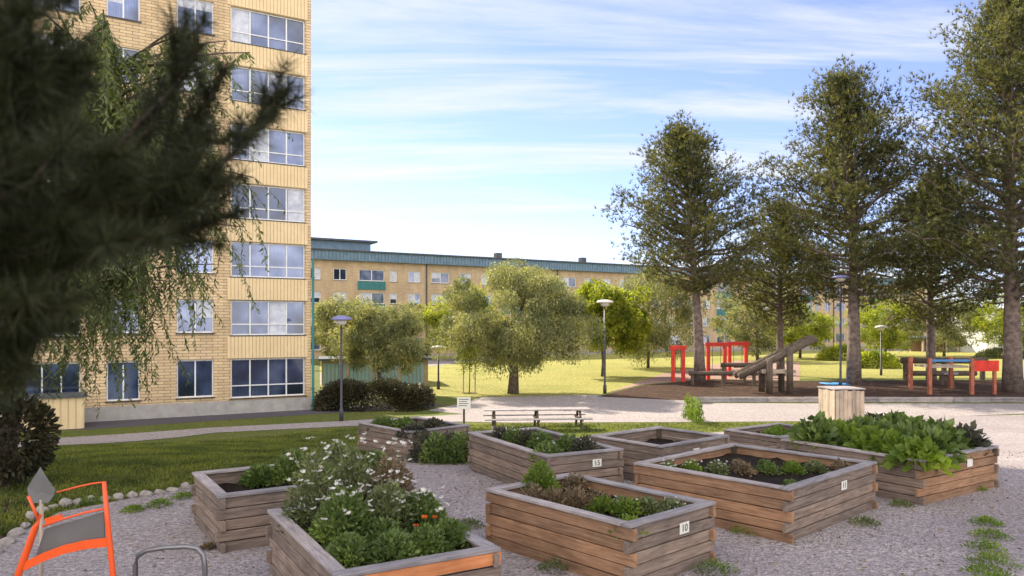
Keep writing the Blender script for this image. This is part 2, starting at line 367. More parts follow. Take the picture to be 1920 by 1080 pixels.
# -- the tower. local x runs along the facade from far left to its right corner
TW = 26.0; c0 = G(583, 768); org = Vector((c0.x-.866*TW, c0.y-.5*TW, -1.4))
tw = thing('apartment_tower', 'tall yellow brick apartment tower with ribbed panels under wide blue windows', 'apartment tower', org, RZ)
ST = 2.72; NF = 12; ztop = .2+ST*NF+.9
U = lambda t: TW-t
cols = [(.28,3.70,4),(4.43,5.99,2),(7.45,8.75,2),(9.7,11.8,3),(13.2,14.6,2),(16.2,19.4,4),(20.8,22.3,2),(23.6,24.9,2)]
holes = []; wins = []; zbase = 2.54
for f in range(NF):
    zt_ = zbase+ST*f
    for ci, (a, b2, nm) in enumerate(cols):
        h = 1.62 if f else 1.82
        if ci in (1, 2, 4, 6, 7): h -= .12
        hh = (U(b2), U(a), zt_-h, zt_); holes.append(hh); wins.append((hh, nm, f, ci))
w_ = MB(); wall_holes(w_, TW, .62, ztop, holes)
w_.quad([(TW,0,.62),(TW,13,.62),(TW,13,ztop),(TW,0,ztop)]); w_.quad([(0,13,.62),(0,0,.62),(0,0,ztop),(0,13,ztop)])
w_.quad([(TW,13,.62),(0,13,.62),(0,13,ztop),(TW,13,ztop)])
w_.build('wall', M['brick'], tw)
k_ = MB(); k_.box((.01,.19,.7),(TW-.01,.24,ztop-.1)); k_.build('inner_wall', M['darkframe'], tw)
p_ = MB(); p_.box((-.03,-.03,-.4),(TW+.03,13.03,.617)); p_.build('plinth', M['plinth'], tw)
r_ = MB(); r_.box((-.3,-.3,ztop+.003),(TW+.3,13.3,ztop+.5)); r_.build('roof', M['roof'], tw)
for (hh, nm, f, ci) in wins: window(tw, *hh, nm=nm, blind=random.choice([0,.25,.5,.95,.95]) if f else 0, rail=.3 if ci in (0,5) else 0)
for ci in (0, 5):                                  # ribbed spandrel panels
    a, b2, nm = cols[ci]
    for f in range(NF+1):
        z0 = (zbase+ST*(f-1) if f else .63)+.03; z1 = zbase+ST*f-(1.62 if f else 1.82)-.055
        if f == NF: z1 = ztop-.02
        q = MB(); u0, u1 = U(b2)-.15, U(a)+.12; n = int((u1-u0)/.155); wd = (u1-u0)/n
        for k in range(n):
            x = u0+k*wd; q.box((x,-.055,z0),(x+wd*.82,-.003,z1)); q.box((x+wd*.82,-.022,z0+.002),(x+wd,-.004,z1-.002))
        q.build('ribbed_panel', M['panel'], tw)
dp = MB(); dp.tube([(TW+.09,-.05,.0),(TW+.09,-.05,7.3)], .06, 8)
for z in np.arange(1, 7.2, 2.7): dp.box((TW-.01,-.13,z),(TW+.17,.03,z+.05))
dp.build('downpipe', M['teal'], tw)
# low ribbed store at the tower's foot, left
c1 = G(158, 803); sh = thing('bin_store', 'low pale ribbed shed against the tower behind the dark shrub', 'shed', (c1.x-.866*5.2, c1.y-.5*5.2, -1.4), RZ)
q = MB()
for k in range(20): q.box((k*.26,-.03,0),(k*.26+.21,.0,1.25))
q.box((0,.003,0),(5.2,1.2,1.25)); q.build('ribbed_wall', M['panel'], sh)
q = MB(); q.box((-.12,-.15,1.253),(5.32,1.3,1.36)); q.build('roof', M['roof'], sh)

# -- the long low block
LB = thing('apartment_block', 'long four storey brown brick block with flat roof and teal balcony panels', 'apartment block', Vector((-23.6-.866*6, 91-.5*6, -1.4)), RZ)
LW = 132.0; LS = 2.88; holes = []; wl = []; pan = []; x = 4.6; pat = 0
pipes = []
while x < LW-6:
    k = pat % 6
    if k in (0, 1, 4): wd = 1.7; kind = 'w'
    elif k == 2: wd = 3.4; kind = 'b'
    elif k == 3: wd = 1.0; kind = 'w'
    else: wd = 2.6; kind = 'w'
    for f in range(4):
        z = 1.05+LS*f
        hh = (x, x+wd, z, z+1.45); holes.append(hh); wl.append((hh, 2 if wd > 1.2 else 1, kind, f))
        if kind == 'b' and f: pan.append((x-.15, x+wd+.15, z-1.1, z-.06))
    x += wd+(1.55 if k != 2 else .7)
    if k == 4: pipes.append(x-.75)
    pat += 1
ZR = 12.1
w_ = MB(); wall_holes(w_, LW, .3, ZR, holes)
w_.quad([(0,12,.3),(0,0,.3),(0,0,ZR),(0,12,ZR)]); w_.quad([(LW,0,.3),(LW,12,.3),(LW,12,ZR),(LW,0,ZR)]); w_.quad([(LW,12,.3),(0,12,.3),(0,12,ZR),(LW,12,ZR)])
w_.build('wall', M['brick_far'], LB)
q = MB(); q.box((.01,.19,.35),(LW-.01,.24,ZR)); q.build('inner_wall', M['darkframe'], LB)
q = MB(); q.box((-.02,-.03,-.4),(LW+.02,12,.297)); q.build('plinth', M['plinth'], LB)
q = MB(); q.box((-.5,-.5,ZR+.003),(LW+.5,12.4,ZR+1.15))
for k in range(int(LW/.45)): q.box((k*.45,-.56,ZR+.05),(k*.45+.3,-.503,ZR+1.1))
q.build('fascia', M['fascia'], LB)
q = MB(); q.box((-.7,-.75,ZR+1.153),(LW+.7,12.6,ZR+1.33)); q.build('roof', M['roof'], LB)
q = MB(); q.box((4,2.5,ZR+1.4),(13.5,9,ZR+2.7)); ph = q.build('penthouse', M['fascia'], LB)
q = MB(); q.box((3.3,2,ZR+2.703),(14.3,9.5,ZR+2.95)); q.build('penthouse_roof', M['roof'], ph)
for cxx in (33, 48, 77):
    q = MB(); q.box((cxx,4,ZR+1.4),(cxx+.9,4.9,ZR+2.5)); q.build('chimney', M['roof'], LB)
cnt = 0
wg = [w for w in wl]
near = sorted(wg, key=lambda w: w[0][0])[:100]
for i, (hh, nm, kind, f) in enumerate(near): window(LB, *hh, nm=nm, fw=.1, blind=random.choice([0,.5,.95,.97]))
if len(wl) > 100:
    q = MB(); q2 = MB()
    for (hh, nm, kind, f) in sorted(wg, key=lambda w: w[0][0])[100:]:
        q.quad([(hh[0],.14,hh[2]),(hh[1],.14,hh[2]),(hh[1],.14,hh[3]),(hh[0],.14,hh[3])])
        for u in (hh[0], (hh[0]+hh[1])/2-.05, hh[1]-.1): q2.box((u+.002,.06,hh[2]+.002),(u+.1,.13,hh[3]-.002))
    o = q2.build('window', M['white'], LB); o['kind'] = 'stuff'; q.build('pane', M['glass'], o)
for k, (a, b2, z0, z1) in enumerate(pan[:60]):
    q = MB(); n = 14; wd = (b2-a)/n
    for j in range(n): q.box((a+j*wd,-.12,z0),(a+j*wd+wd*.8,-.004,z1))
    q.build('balcony_panel', M['teal'], LB)
for k in pipes:
    q = MB(); q.tube([(k,-.1,0),(k,-.1,ZR-.02)], .09, 6); q.build('downpipe', M['roof'], LB)

c = G(606,724); gs = thing('garage_row', 'pale teal panelled garage row behind the dark hedge, left of the long block', 'garage', (c.x,c.y,c.z), .25)
for k in range(4):
    q = MB()
    for j in range(6): q.box((k*1.75+j*.26,-.03,0),(k*1.75+j*.26+.22,.02,1.55))
    q.build('door', M['paleteal'], gs)
q = MB(); q.box((-.1,.03,0),(7.1,4,1.7)); q.build('wall', M['brick_far'], gs)
q = MB(); q.box((-.3,-.3,1.703),(7.3,4.2,1.85)); q.build('roof', M['roof'], gs)

# far pale house at the right edge
hp = G(1850, 662); hs = thing('pale_house', 'pale ribbed house behind the flower border at the right edge', 'house', hp, .15)
q = MB(); wall_holes(q, 20, 0, 6.2, [(2+4*k, 3.6+4*k, 3.6, 5.) for k in range(4)]+[(2+4*k, 3.6+4*k, .8, 2.4) for k in range(4)])
q.quad([(0,9,0),(0,0,0),(0,0,6.2),(0,9,6.2)]); q.build('wall', M['plate'], hs)
q = MB(); q.box((-.4,-.5,6.203),(20.4,9.5,6.6)); q.build('roof', M['roof'], hs)
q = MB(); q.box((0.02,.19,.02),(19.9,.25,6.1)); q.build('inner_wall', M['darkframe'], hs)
for k in range(4):
    for z in ((3.6,5.),(.8,2.4)): window(hs, 2+4*k, 3.6+4*k, *z, nm=2, fw=.1)
hp = G(1730, 660); hs = thing('timber_pavilion', 'low sand coloured timber pavilion beyond the right hand playground', 'pavilion', hp, .1)
q = MB()
for k in range(6): q.box((k*1.9,0,0),(k*1.9+.25,.25,2.2))
q.build('posts', M['palewood'], hs); q = MB(); q.box((-.4,-.4,2.2),(10.2,3.6,2.45)); q.build('roof', M['fascia'], hs)
q = MB(); q.box((.1,3.,0),(9.7,3.2,2.19)); q.build('back_wall', M['redwood'], hs)

# ---------------------------------------------------------------- trees
def trunk_mesh(parent, pts, r0, r1, mat, limbs=()):
    q = MB(); n = len(pts); q.tube(pts, [r0+(r1-r0)*(k/(n-1))**.8 for k in range(n)], 12)
    o = q.build('trunk', mat, parent, True)
    if limbs:
        q = MB()
        for P, a, b3 in limbs: q.tube(P, [a+(b3-a)*k/(len(P)-1) for k in range(len(P))], 5, False)
        q.build('limbs', mat, parent, True)
    return o
def conifer(name, label, base, H, W, start=.25, lean=(0,0), nb=120, tips=1, seed=1, tuft=.5, dens=1., group='tall pines beside the playground', mat='pine'):
    R = np.random.default_rng(seed); random.seed(seed)
    t = thing(name, label, 'pine tree', base, 0, group)
    P = []
    for k in range(9):
        s = k/8; P.append(Vector((lean[0]*s*s+.12*math.sin(3*s+seed), lean[1]*s*s, H*s*.97)))
    def tp(s):
        i = min(7, int(s*8)); return P[i].lerp(P[i+1], s*8-i)
    limbs = []; CC = []; DD = []
    for k in range(nb):
        s = start+(1-start)*((k+.5)/nb)**.92; s = min(.995, s)
        q = (s-start)/(1-start)
        prof = (min(1, q/.2)**.5)*(1-q)**.66+.05
        L = W*prof*R.uniform(.5, 1.32)
        az = k*2.399+R.uniform(-.4,.4); el = .05+.75*q+R.uniform(-.15,.2)
        d = Vector((math.cos(az)*math.cos(el), math.sin(az)*math.cos(el), math.sin(el)))
        p0 = tp(s); pts = [p0]
        for j in range(1, 6):
            pts.append(p0+d*L*j/5+Vector((0,0,.10*L*(j/5)**2))+Vector(R.uniform(-.05,.05,3))*L)
        limbs.append((pts, .035*L**.6+.02, .012))
        nt_ = int((7+L*9)*dens)
        for j in range(nt_):
            u = R.uniform(.22, 1)**.8; i = min(4, int(u*5)); q0 = pts[i].lerp(pts[i+1], u*5-i)
            side = Vector(R.normal(size=3)); side.z = abs(side.z)*.4; side = side.normalized()*L*.30*(1.1-u*.5)*R.uniform(0,1)
            c = q0+side; CC.append(tuple(c)); dd = side*1.1+d*.4+Vector((0,0,.35)); DD.append(tuple(dd.normalized()))
            if j % 4 == 0: limbs.append(([q0, c], .012, .006))
    for k in range(tips):
        a = k*2.1; c = P[-1]+Vector((math.cos(a)*.5*k, math.sin(a)*.5*k, -.7*k))
        for j in range(14): CC.append(tuple(c+Vector((0,0,.12*j)))); DD.append((R.normal()*.4, R.normal()*.4, 1))
    trunk_mesh(t, P, H*.022+.05, .04, M['pinebark'], limbs)
    C = np.array(CC); D = np.array(DD)
    off = rng.normal(size=(len(C)*7, 3))*tuft*np.array([.62,.62,.42]); C = np.repeat(C, 7, 0)+off; D = np.repeat(D, 7, 0)+rng.normal(size=(len(C),3))*.5
    V = needles(C, unit(D), tuft*.58, tuft*.075, .6, 8)
    nmesh('crown', V, 3, M[mat], t); return t
def broadleaf(name, label, cat, base, H, ell, mat, n=9000, leaf=.16, clumps=60, droop=0., seed=3, r0=.16, zc=None, group=None, split=3, trunk=True, bark='bark'):
    R = np.random.default_rng(seed); random.seed(seed)
    t = thing(name, label, cat, base, 0, group); rx, ry, rz = ell; zc = zc or H-rz
    K = R.normal(size=(clumps, 3)); K = K/np.linalg.norm(K, axis=1, keepdims=True)*R.uniform(.35, 1, (clumps,1))**.6
    K[:,2] = np.maximum(K[:,2], -.75); cr = R.uniform(.13, .27, clumps)
    K = K*(1+R.uniform(-.12,.12,(clumps,1)))
    idx = R.integers(0, clumps, n); o = R.normal(size=(n,3)); o = o/np.linalg.norm(o,axis=1,keepdims=True)*R.uniform(.3,1,(n,1))**.5*cr[idx][:,None]
    C = (K[idx]+o)*np.array([rx,ry,rz])+np.array([0,0,zc])
    D = o*1.3+R.normal(size=(n,3))*.5; D[:,2] -= .25+droop
    if droop:
        k = R.random(n) < .55; C[k,2] -= R.uniform(0, rz*.6, k.sum())*droop
    C[:,2] = np.maximum(C[:,2], .12)
    nmesh('crown', leaves(C, D, leaf, leaf*(.5 if not droop else .28)), 4, M[mat], t)
    if trunk:
        top = Vector((0,0,zc+rz*.2)); P = [Vector((0,0,-.1)), Vector((.05,.02,zc*.25)), Vector((-.06,.05,zc*.6)), top]
        L = []
        for k in range(min(clumps, 26)):
            e = Vector(K[k]*np.array([rx,ry,rz]))+Vector((0,0,zc)); s = P[1].lerp(P[3], random.uniform(.2,.9)); mid = s.lerp(e,.5)+Vector((0,0,.08*rz))
            L.append(([s, mid, e], r0*.35, r0*.06))
        trunk_mesh(t, P, r0, r0*.4, M[bark], L)
    return t
conifer('pine_tree', 'twin topped pine with a pale leaning trunk beside the red play frames', G(1312,716), 18.4, 6.4, .34, (-1.4,0), 120, 3, 3, .60, .42)
conifer('pine_tree', 'broad middle pine rising behind the vertical board box', G(1604,722), 21.2, 7.3, .26, (-.9,0), 150, 3, 5, .60, .40)
conifer('pine_tree', 'tallest pine, cut by the right edge of the photo', G(1895,735), 24.5, 9.2, .22, (.0,0), 190, 2, 8, .60, .36)
conifer('pine_tree', 'shorter dark pine showing between the two larger ones', G(1745,712), 15.5, 5.4, .26, (.3,0), 90, 2, 9, .60, .40)
conifer('pine_tree', 'distant grey green pine filling the gap left of the middle pine', G(1462,704), 14.0, 5.6, .30, (.4,0), 80, 3, 15, .66, .36)
broadleaf('rounded_tree', 'rounded dull green tree over the dark hedge beside the tower', 'tree', G(710,742), 6.1, (3.0,2.8,2.45), 'olive', 46000, .17, 62, .25, 11, zc=3.5)
broadleaf('silver_tree', 'large silvery weeping tree in front of the long block', 'tree', G(962,738), 8.0, (4.5,4,3.1), 'olive', 80000, .19, 85, .45, 12, .36, zc=4.8)
broadleaf('yellow_tree', 'bright yellow green tree to the right of the silver weeping tree', 'tree', G(1130,706), 7.6, (3.8,3.5,3.1), 'yellow', 34000, .25, 90, 0, 13)
broadleaf('pear_tree', 'pale feathery tree right of the globe lamp, in front of the red frames', 'tree', G(1215,690), 9.5, (5.0,4,4.2), 'olive', 36000, .26, 90, .4, 14)
BG = 'trees behind the playground'
for i, (px, py, H, e, mt, lb) in enumerate([(1420,676,9,(5,4,4),'olive','grey green tree behind the right hand red arch'),(1500,672,7,(4.5,4,3),'yellow','yellow green tree behind the log slide'),
    (1660,668,8,(5,4,3.6),'yellow','lime green tree behind the middle pine trunk'),(1770,668,9,(5,4,4),'olive','soft grey tree behind the timber pavilion'),
    (1905,672,10,(5,4,4.6),'yellow','bright leafy tree at the right edge by the pale house'),(860,676,8.5,(5,4,3.8),'yellow','yellow tree between the weeping tree and the lamp'),(640,690,7,(4,4,3),'olive','grey tree close behind the tower corner')]):
    broadleaf('park_tree', lb, 'tree', G(px,py), H, e, mt, 16000, .36, 60, .1, 20+i, .2, group=BG)
# young staked tree
c = G(880,738); t = thing('staked_sapling', 'young sapling tied between two stakes on the sunny lawn', 'sapling', c)
q = MB(); q.tube([(0,0,0),(.03,0,1.2),(0,.02,2.3)], [.04,.03,.015], 6); q.build('trunk', M['bark'], t)
for sx in (-.35,.35):
    q = MB(); q.tube([(sx,0,0),(sx,0,1.7)], .04, 6); q.build('stake', M['palewood'], t)
nmesh('crown', leaves(rng.normal(size=(700,3))*np.array([.4,.4,.5])+np.array([0,0,2.2]), rnd(700), .13, .07), 4, M['yellow'], t)
# hedge
c = G(702,768); t = thing('hedge_bush', 'wide dark brown green bush at the right corner of the tower', 'bush', c)
n = 34000; o = rng.normal(size=(n,3)); o = unit(o)*rng.uniform(.2,1,(n,1))**.33; o[:,2] = np.abs(o[:,2])
bx = np.sign(o)*np.abs(o)**.6*np.array([2.75,1.1,1.32]); bx += rng.normal(size=(n,3))*.06+.12*np.sin(bx[:,[1,2,0]]*3.1)
bx[:,2] = np.abs(bx[:,2]); nmesh('foliage', leaves(bx, o+rnd(n)*.6, .12, .06), 4, M['bush'], t)
q = MB()
for k in range(24): q.tube([(random.uniform(-1.6,1.6),random.uniform(-.5,.5),0),(random.uniform(-2.3,2.3),random.uniform(-.8,.8),1.1)], [.03,.01], 5)
q.build('stems', M['bark'], t)
# second low bush in front of the low block
for i, (px, py, w, h, mt, lb) in enumerate([(1640,690,5,1.6,'yellow','low bright hedge left of the timber pavilion'),(1580,676,6,1.8,'yellow','pale low hedge behind the middle pine trunk'),(1880,672,7,1.2,'herb','low flower border before the pale house')]):
    t = thing('low_shrub', lb, 'shrub', G(px,py), 0, 'low shrubs around the park'); n = 5000; o = unit(rng.normal(size=(n,3)))*rng.uniform(.2,1,(n,1))**.33; o[:,2] = np.abs(o[:,2])
    nmesh('foliage', leaves(o*np.array([w/2,1.2,h])+rng.normal(size=(n,3))*.08, o+rnd(n)*.6, .22, .11), 4, M[mt], t)
# willow behind the near pine
def willow(base, seed=31):
    R = np.random.default_rng(seed); random.seed(seed)
    t = thing('willow_tree', 'slender leaved tree hanging in front of the tower facade, behind the near pine', 'tree', base)
    P = [Vector((-.9,0,-.1)), Vector((-.6,.1,1.8)), Vector((.1,0,3.8)), Vector((.8,0,5.6)), Vector((1.1,0,7.)),]
    q = MB(); q.tube(P, [.15,.13,.10,.06,.03], 10); q.build('trunk', M['bark'], t, True)
    lim = MB(); CC = []; DD = []
    for k in range(104):
        s0 = random.uniform(.35,1.); i = min(3, int(s0*4)); p0 = P[i].lerp(P[i+1], s0*4-i); a = R.uniform(0, 6.28); L = R.uniform(1.2, 3.1)*(1.25-.45*s0)
        d = Vector((math.cos(a), math.sin(a)*.6, R.uniform(.1,.75))).normalized(); pts = [p0+d*L*u/6+Vector((0,0,-.16*L*(u/6)**2.2)) for u in range(7)]
        lim.tube(pts, [.028-.003*u for u in range(7)], 5, False)
        for m in range(14):
            u = R.uniform(1.5, 6); ii = min(5, int(u)); b0 = pts[ii].lerp(pts[ii+1], u-ii); H = R.uniform(.4, 2.0); dr = Vector(R.normal(size=3))*.12; dr.z = 0; pp = b0
            st = [b0]
            for w_ in range(1, 6): st.append(b0+dr*w_+Vector((0,0,-H*(w_/5)**1.3)))
            lim.tube(st, .0035, 3, False)
            nn = int(H*34)
            for w_ in range(nn):
                v = (w_+.5)/nn*5; jj = min(4, int(v)); CC.append(tuple(st[jj].lerp(st[jj+1], v-jj))); DD.append((R.normal()*.6, R.normal()*.6, -.7))
    lim.build('limbs', M['bark'], t, True); nmesh('crown', leaves(np.array(CC), np.array(DD), .115, .030), 4, M['willow'], t)
willow(G(95,915))
# dark shrub at the left edge
c = G(15,915); t = thing('laurel_shrub', 'dark broad leaved shrub at the left edge of the lawn', 'shrub', c)
n = 3200; o = unit(rng.normal(size=(n,3)))*rng.uniform(.2,1,(n,1))**.33; nmesh('foliage', leaves(o*np.array([.72,.6,.72])+np.array([0,0,.85]), o+rnd(n)*.5, .12, .065), 4, M['bush'], t)
q = MB()
for k in range(14): q.tube([(0,0,0),(random.uniform(-.3,.3),0,.5),(random.uniform(-.6,.6),random.uniform(-.4,.4),1.2)], [.03,.02,.008], 5)
q.build('stems', M['bark'], t)

# near pine: boughs reaching in from the left, close to the lens
t = thing('near_pine', 'dark shaded pine hanging into the left of the picture close to the camera', 'pine tree', (-2.6,1.6,0))
root = Vector((-2.6,1.6,0)); q = MB(); q.tube([(0,0,0),(.03,0,2.5),(0,.05,5.6)], [.15,.12,.07], 12); q.build('trunk', M['pinebark'], t, True)
boughs = [([(60,420),(190,330),(290,230),(345,120),(384,30)],1.5),([(150,430),(290,330),(370,230),(424,122)],1.6),([(150,450),(330,360),(440,290),(500,225),(545,155)],1.5),
 ([(-100,600),(100,520),(260,450),(370,430),(450,395)],1.5),([(-150,560),(60,470),(220,400),(330,380),(420,350)],1.55),([(-150,500),(80,430),(240,360),(340,330)],1.4),
 ([(-200,760),(-40,690),(60,610),(120,540)],1.4),([(-250,300),(-40,240),(60,170),(110,60)],1.3),([(-250,160),(-60,90),(30,20),(60,-60)],1.3),([(-250,420),(-40,350),(80,290),(160,250)],1.25),
 ([(-250,620),(-60,560),(60,500),(170,480)],1.3),([(-250,460),(-20,420),(130,370),(250,330)],1.3),([(-250,240),(-60,180),(40,120),(90,130)],1.2),([(-200,360),(0,300),(110,230),(150,160)],1.45),
 ([(-200,520),(40,480),(180,440),(300,450)],1.2),([(-300,700),(-100,640),(0,570),(70,560)],1.25),([(-250,100),(-60,40),(20,-30)],1.25),([(-200,330),(20,330),(150,310),(230,290)],1.25),
 ([(-250,380),(-60,300),(50,230),(70,150)],1.15),([(-250,560),(-80,520),(40,440),(140,420)],1.2),([(-250,260),(-80,220),(20,200),(100,210)],1.35),([(-200,800),(-60,740),(10,680),(40,620)],1.3),([(60,380),(200,380),(300,400),(380,380)],1.4),
 ([(-250,200),(-100,120),(0,60),(60,20)],1.15),([(-250,60),(-80,0),(30,-30),(110,-60)],1.2),([(-250,340),(-80,260),(20,180),(60,90)],1.15),([(-250,440),(-60,400),(60,340),(120,270)],1.1),([(-200,140),(-60,130),(40,110),(120,120)],1.25),
 ([(150,400),(250,350),(330,300),(400,240)],1.5),([(100,460),(240,420),(340,370),(410,310)],1.45),([(200,300),(270,220),(330,160),(372,90)],1.5),([(-200,640),(-40,600),(60,560),(130,580)],1.2)]
CC = []; DD = []; tw_ = MB()
def bough(P, r, depth):
    L = sum((P[k+1]-P[k]).length for k in range(len(P)-1)); n = int(L/.0085)
    tw_.tube(P, [r*(1-.8*k/(len(P)-1)) for k in range(len(P))], 5, False)
    for j in range(n):
        u = (j+.5)/n*(len(P)-1); i = min(len(P)-2, int(u)); d = (P[i+1]-P[i]).normalized(); p = P[i].lerp(P[i+1], u-i)
        if depth == 0 and .8 < u < len(P)-1.55 and random.random() < .20:
            s = Vector(rng.normal(size=3)).normalized(); s = (s-s.dot(d)*d).normalized(); e = p+(d*.8+s*.7+Vector((0,0,.25)))*random.uniform(.05,.11)
            bough([p, p.lerp(e,.5)+Vector((0,0,-.005)), e], .003, 1)
        CC.append(tuple(p)); DD.append(tuple(d*.75+Vector((0,0,.1))))
for pl, y in boughs:
    P = [at(a, b2, y+.18*k/len(pl)*(1 if len(pl)%2 else -1))-root for k, (a, b2) in enumerate(pl)]; bough(P, .008, 0)
tw_.build('limbs', M['bark'], t)
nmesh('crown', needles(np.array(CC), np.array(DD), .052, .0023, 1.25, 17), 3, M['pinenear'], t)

# ---------------------------------------------------------------- raised beds
def plane_pt(px, py, z):
    y = F*(CAMZ-z)/(py-HY); return Vector(((px-CX)/F*y, y, z))
def digits(txt, size, parent, loc, rot):
    cu = bpy.data.curves.new('digits', 'FONT'); cu.body = txt; cu.size = size; cu.align_x = 'CENTER'; cu.align_y = 'CENTER'; cu.extrude = .001
    tmp = bpy.data.objects.new('tmp', cu); COL.objects.link(tmp); dg = bpy.context.evaluated_depsgraph_get()
    me = bpy.data.meshes.new_from_object(tmp.evaluated_get(dg)); bpy.data.objects.remove(tmp); me.materials.clear(); me.materials.append(M['ink'])
    o = link(bpy.data.objects.new('digits', me), parent); o.location = loc; o.rotation_euler = rot; return o
def bed(label, A, Fp, R, num=None, top=.66, soil=.12, face='R', platepos=.5, mats=('wood','wood'), courses=5, top_mat=None):
    """A far-left corner, Fp nearest corner, R right corner of the top rim"""
    y0 = plane_pt(*Fp, top)[1]; gz = zt(y0+.6)
    for _ in range(3): y0 = plane_pt(*Fp, gz+top)[1]; gz = zt(y0+.6)
    a, f, r = [plane_pt(*p, gz+top) for p in (A, Fp, R)]
    e1 = a-f; e2 = r-f; L1 = e1.length; L2 = e2.length
    # square the corner up
    th1 = math.atan2(e1.y, e1.x); th2 = math.atan2(e2.y, e2.x); m_ = (th1+th2)/2; rz = m_-PI/4
    t = thing('raised_bed', label, 'raised bed', (f.x, f.y, gz), rz, 'timber raised beds on the gravel')
    th = .055; hc = top/courses
    for s in range(4):                 # local: x along e2 (right), y along e1 (left, away)
        q = MB()
        for k in range(courses):
            z0 = k*hc+.003; z1 = (k+1)*hc-.008; ov = .05 if (k+s) % 2 else -th-.003
            if s == 0: q.box((-ov,0,z0),(L2+ov,th,z1), None, .004)
            if s == 1: q.box((0,-ov,z0),(th,L1+ov,z1), None, .004)
            if s == 2: q.box((-ov,L1-th,z0),(L2+ov,L1,z1), None, .004)
            if s == 3: q.box((L2-th,-ov,z0),(L2,L1+ov,z1), None, .004)
        q.build('side_wall', M[mats[0] if s == 0 else mats[1]], t, False, .006)
    if top_mat:
        q = MB(); q.box((-.03,-.02,top-.115),(L2+.03,-.004,top-.004),None,.003); q.build('front_trim', M[top_mat], t)
    q = MB(); w = .10; zz = top
    q.box((-.03,-.03,zz),(L2+.03,w,zz+.035),None,.003); q.box((-.03,L1-w,zz),(L2+.03,L1+.03,zz+.035),None,.003)
    q.box((-.03,w+.004,zz+.002),(w,L1-w-.004,zz+.033),None,.003); q.box((L2-w,w+.004,zz+.002),(L2+.03,L1-w-.004,zz+.033),None,.003)
    q.build('rim', M['rim'], t, False, .005)
    q = MB(); nx_, ny_ = 14, 14; zs_ = top-soil
    for j in range(ny_+1):
        for i in range(nx_+1): q.v.append((th+(L2-2*th)*i/nx_, th+(L1-2*th)*j/ny_, zs_+random.uniform(-.03,.035)))
    for j in range(ny_):
        for i in range(nx_): k = j*(nx_+1)+i; q.f.append((k,k+1,k+nx_+2,k+nx_+1)); q.uv += [(0,0)]*4
    q.build('soil', M['soil'], t, True)
    for (cx_, cy_) in ((th,th),(L2-th-.07,th),(th,L1-th-.07),(L2-th-.07,L1-th-.07)):
        q = MB(); q.box((cx_+.003,cy_+.003,0),(cx_+.07,cy_+.07,top-.004)); q.build('corner_post', M['darkwood'], t)
    if num:
        u = L2*platepos; q = MB(); q.box((u-.085,-.012,top-.22),(u+.085,-.006,top-.10)); p_ = q.build('number_plate', M['plate'], t)
        if num.strip(): digits(num, .115, p_, (u, -.0145, top-.162), (PI/2, 0, 0))
    return t, L1, L2, zs_
beds = {}
beds['A'] = bed('raised bed 13 beside the lawn, its left end bare dark soil', (372,889),(413,934),(765,890),'13',platepos=.42,soil=.16)
beds['B'] = bed('nearest raised bed at the bottom, overgrown with white flowers and orange poppies', (482,965),(634,1085),(940,1038),mats=('wood','wood'),top_mat='orangewood',soil=.1)
beds['C'] = bed('raised bed 10 at bottom centre with dry brown tufts and small seedlings', (890,927),(1182,990),(1357,951),'10',platepos=.62,mats=('wood','redwood'))
beds['D'] = bed('raised bed 15 in the middle row behind bed 10', (900,812),(1024,858),(1158,843),'15',platepos=.66)
beds['E'] = bed('short raised bed with black bare soil in the back row', (1120,818),(1240,840),(1350,818),' ',platepos=.5,soil=.2)
beds['F'] = bed('wide raised bed 11 right of bed 10, with reddish left face and seedlings', (1185,873),(1478,920),(1655,872),'11',platepos=.6,mats=('wood','redwood'))
beds['G'] = bed('rightmost raised bed crowded with large leafy vegetables', (1475,826),(1726,866),(1856,838),' ',platepos=.62,mats=('redwood','wood'))
beds['H'] = bed('far left raised bed in the back row with dark tall plants and a bright rim', (672,795),(769,812),(880,799),None,top=.6)
beds['I'] = bed('small low bed in the back row between the picnic table and the black soil bed', (1372,806),(1462,822),(1540,806),None,top=.5)

# plants growing in and around the beds
BLOOM = {}
def plant(name, label, cat, loc, n, spread, h, mat, leaf, wid, group, up=.3, flowers=None, stems=8, nf=14, fs=.05):
    t = thing(name, label, cat, loc, random.uniform(0,6), group)
    o = rng.normal(size=(n,3)); o = unit(o)*rng.uniform(.1,1,(n,1))**.5; o[:,2] = np.abs(o[:,2])
    C = o*np.array([spread, spread, h]); C[:,:2] *= (1.1-.4*o[:,2:3]); D = o*np.array([1,1,.5])+rnd(n)*.6+np.array([0,0,up])
    nmesh('leaves', leaves(C, D, leaf, wid), 4, M[mat], t)
    if stems:
        q = MB()
        for k in range(stems):
            a = random.uniform(0,6.3); r = random.uniform(.1,.8)*spread; q.tube([(0,0,-.02),(r*.4*math.cos(a),r*.4*math.sin(a),h*.5),(r*math.cos(a),r*math.sin(a),h*random.uniform(.7,1.05))], [.008,.006,.003], 4, False)
        q.build('stems', M['herb'], t)
    if flowers:
        key = (flowers, fs)
        for k in range(nf):
            a = random.uniform(0,6.3); r = random.uniform(.2,1)*spread; c = Vector((r*math.cos(a), r*math.sin(a), h*random.uniform(.55,1.15)))
            if key not in BLOOM:
                o_ = nmesh('flower', leaves(np.zeros((7,3)), np.array([(math.cos(j*.9), math.sin(j*.9), .35) for j in range(7)]), fs, fs*.7), 4, M[flowers], t); BLOOM[key] = o_.data
            else: o_ = link(bpy.data.objects.new('flower', BLOOM[key]), t)
            o_.location = c; o_.rotation_euler = (random.uniform(-.6,.6), random.uniform(-.6,.6), random.uniform(0,6))
    return t
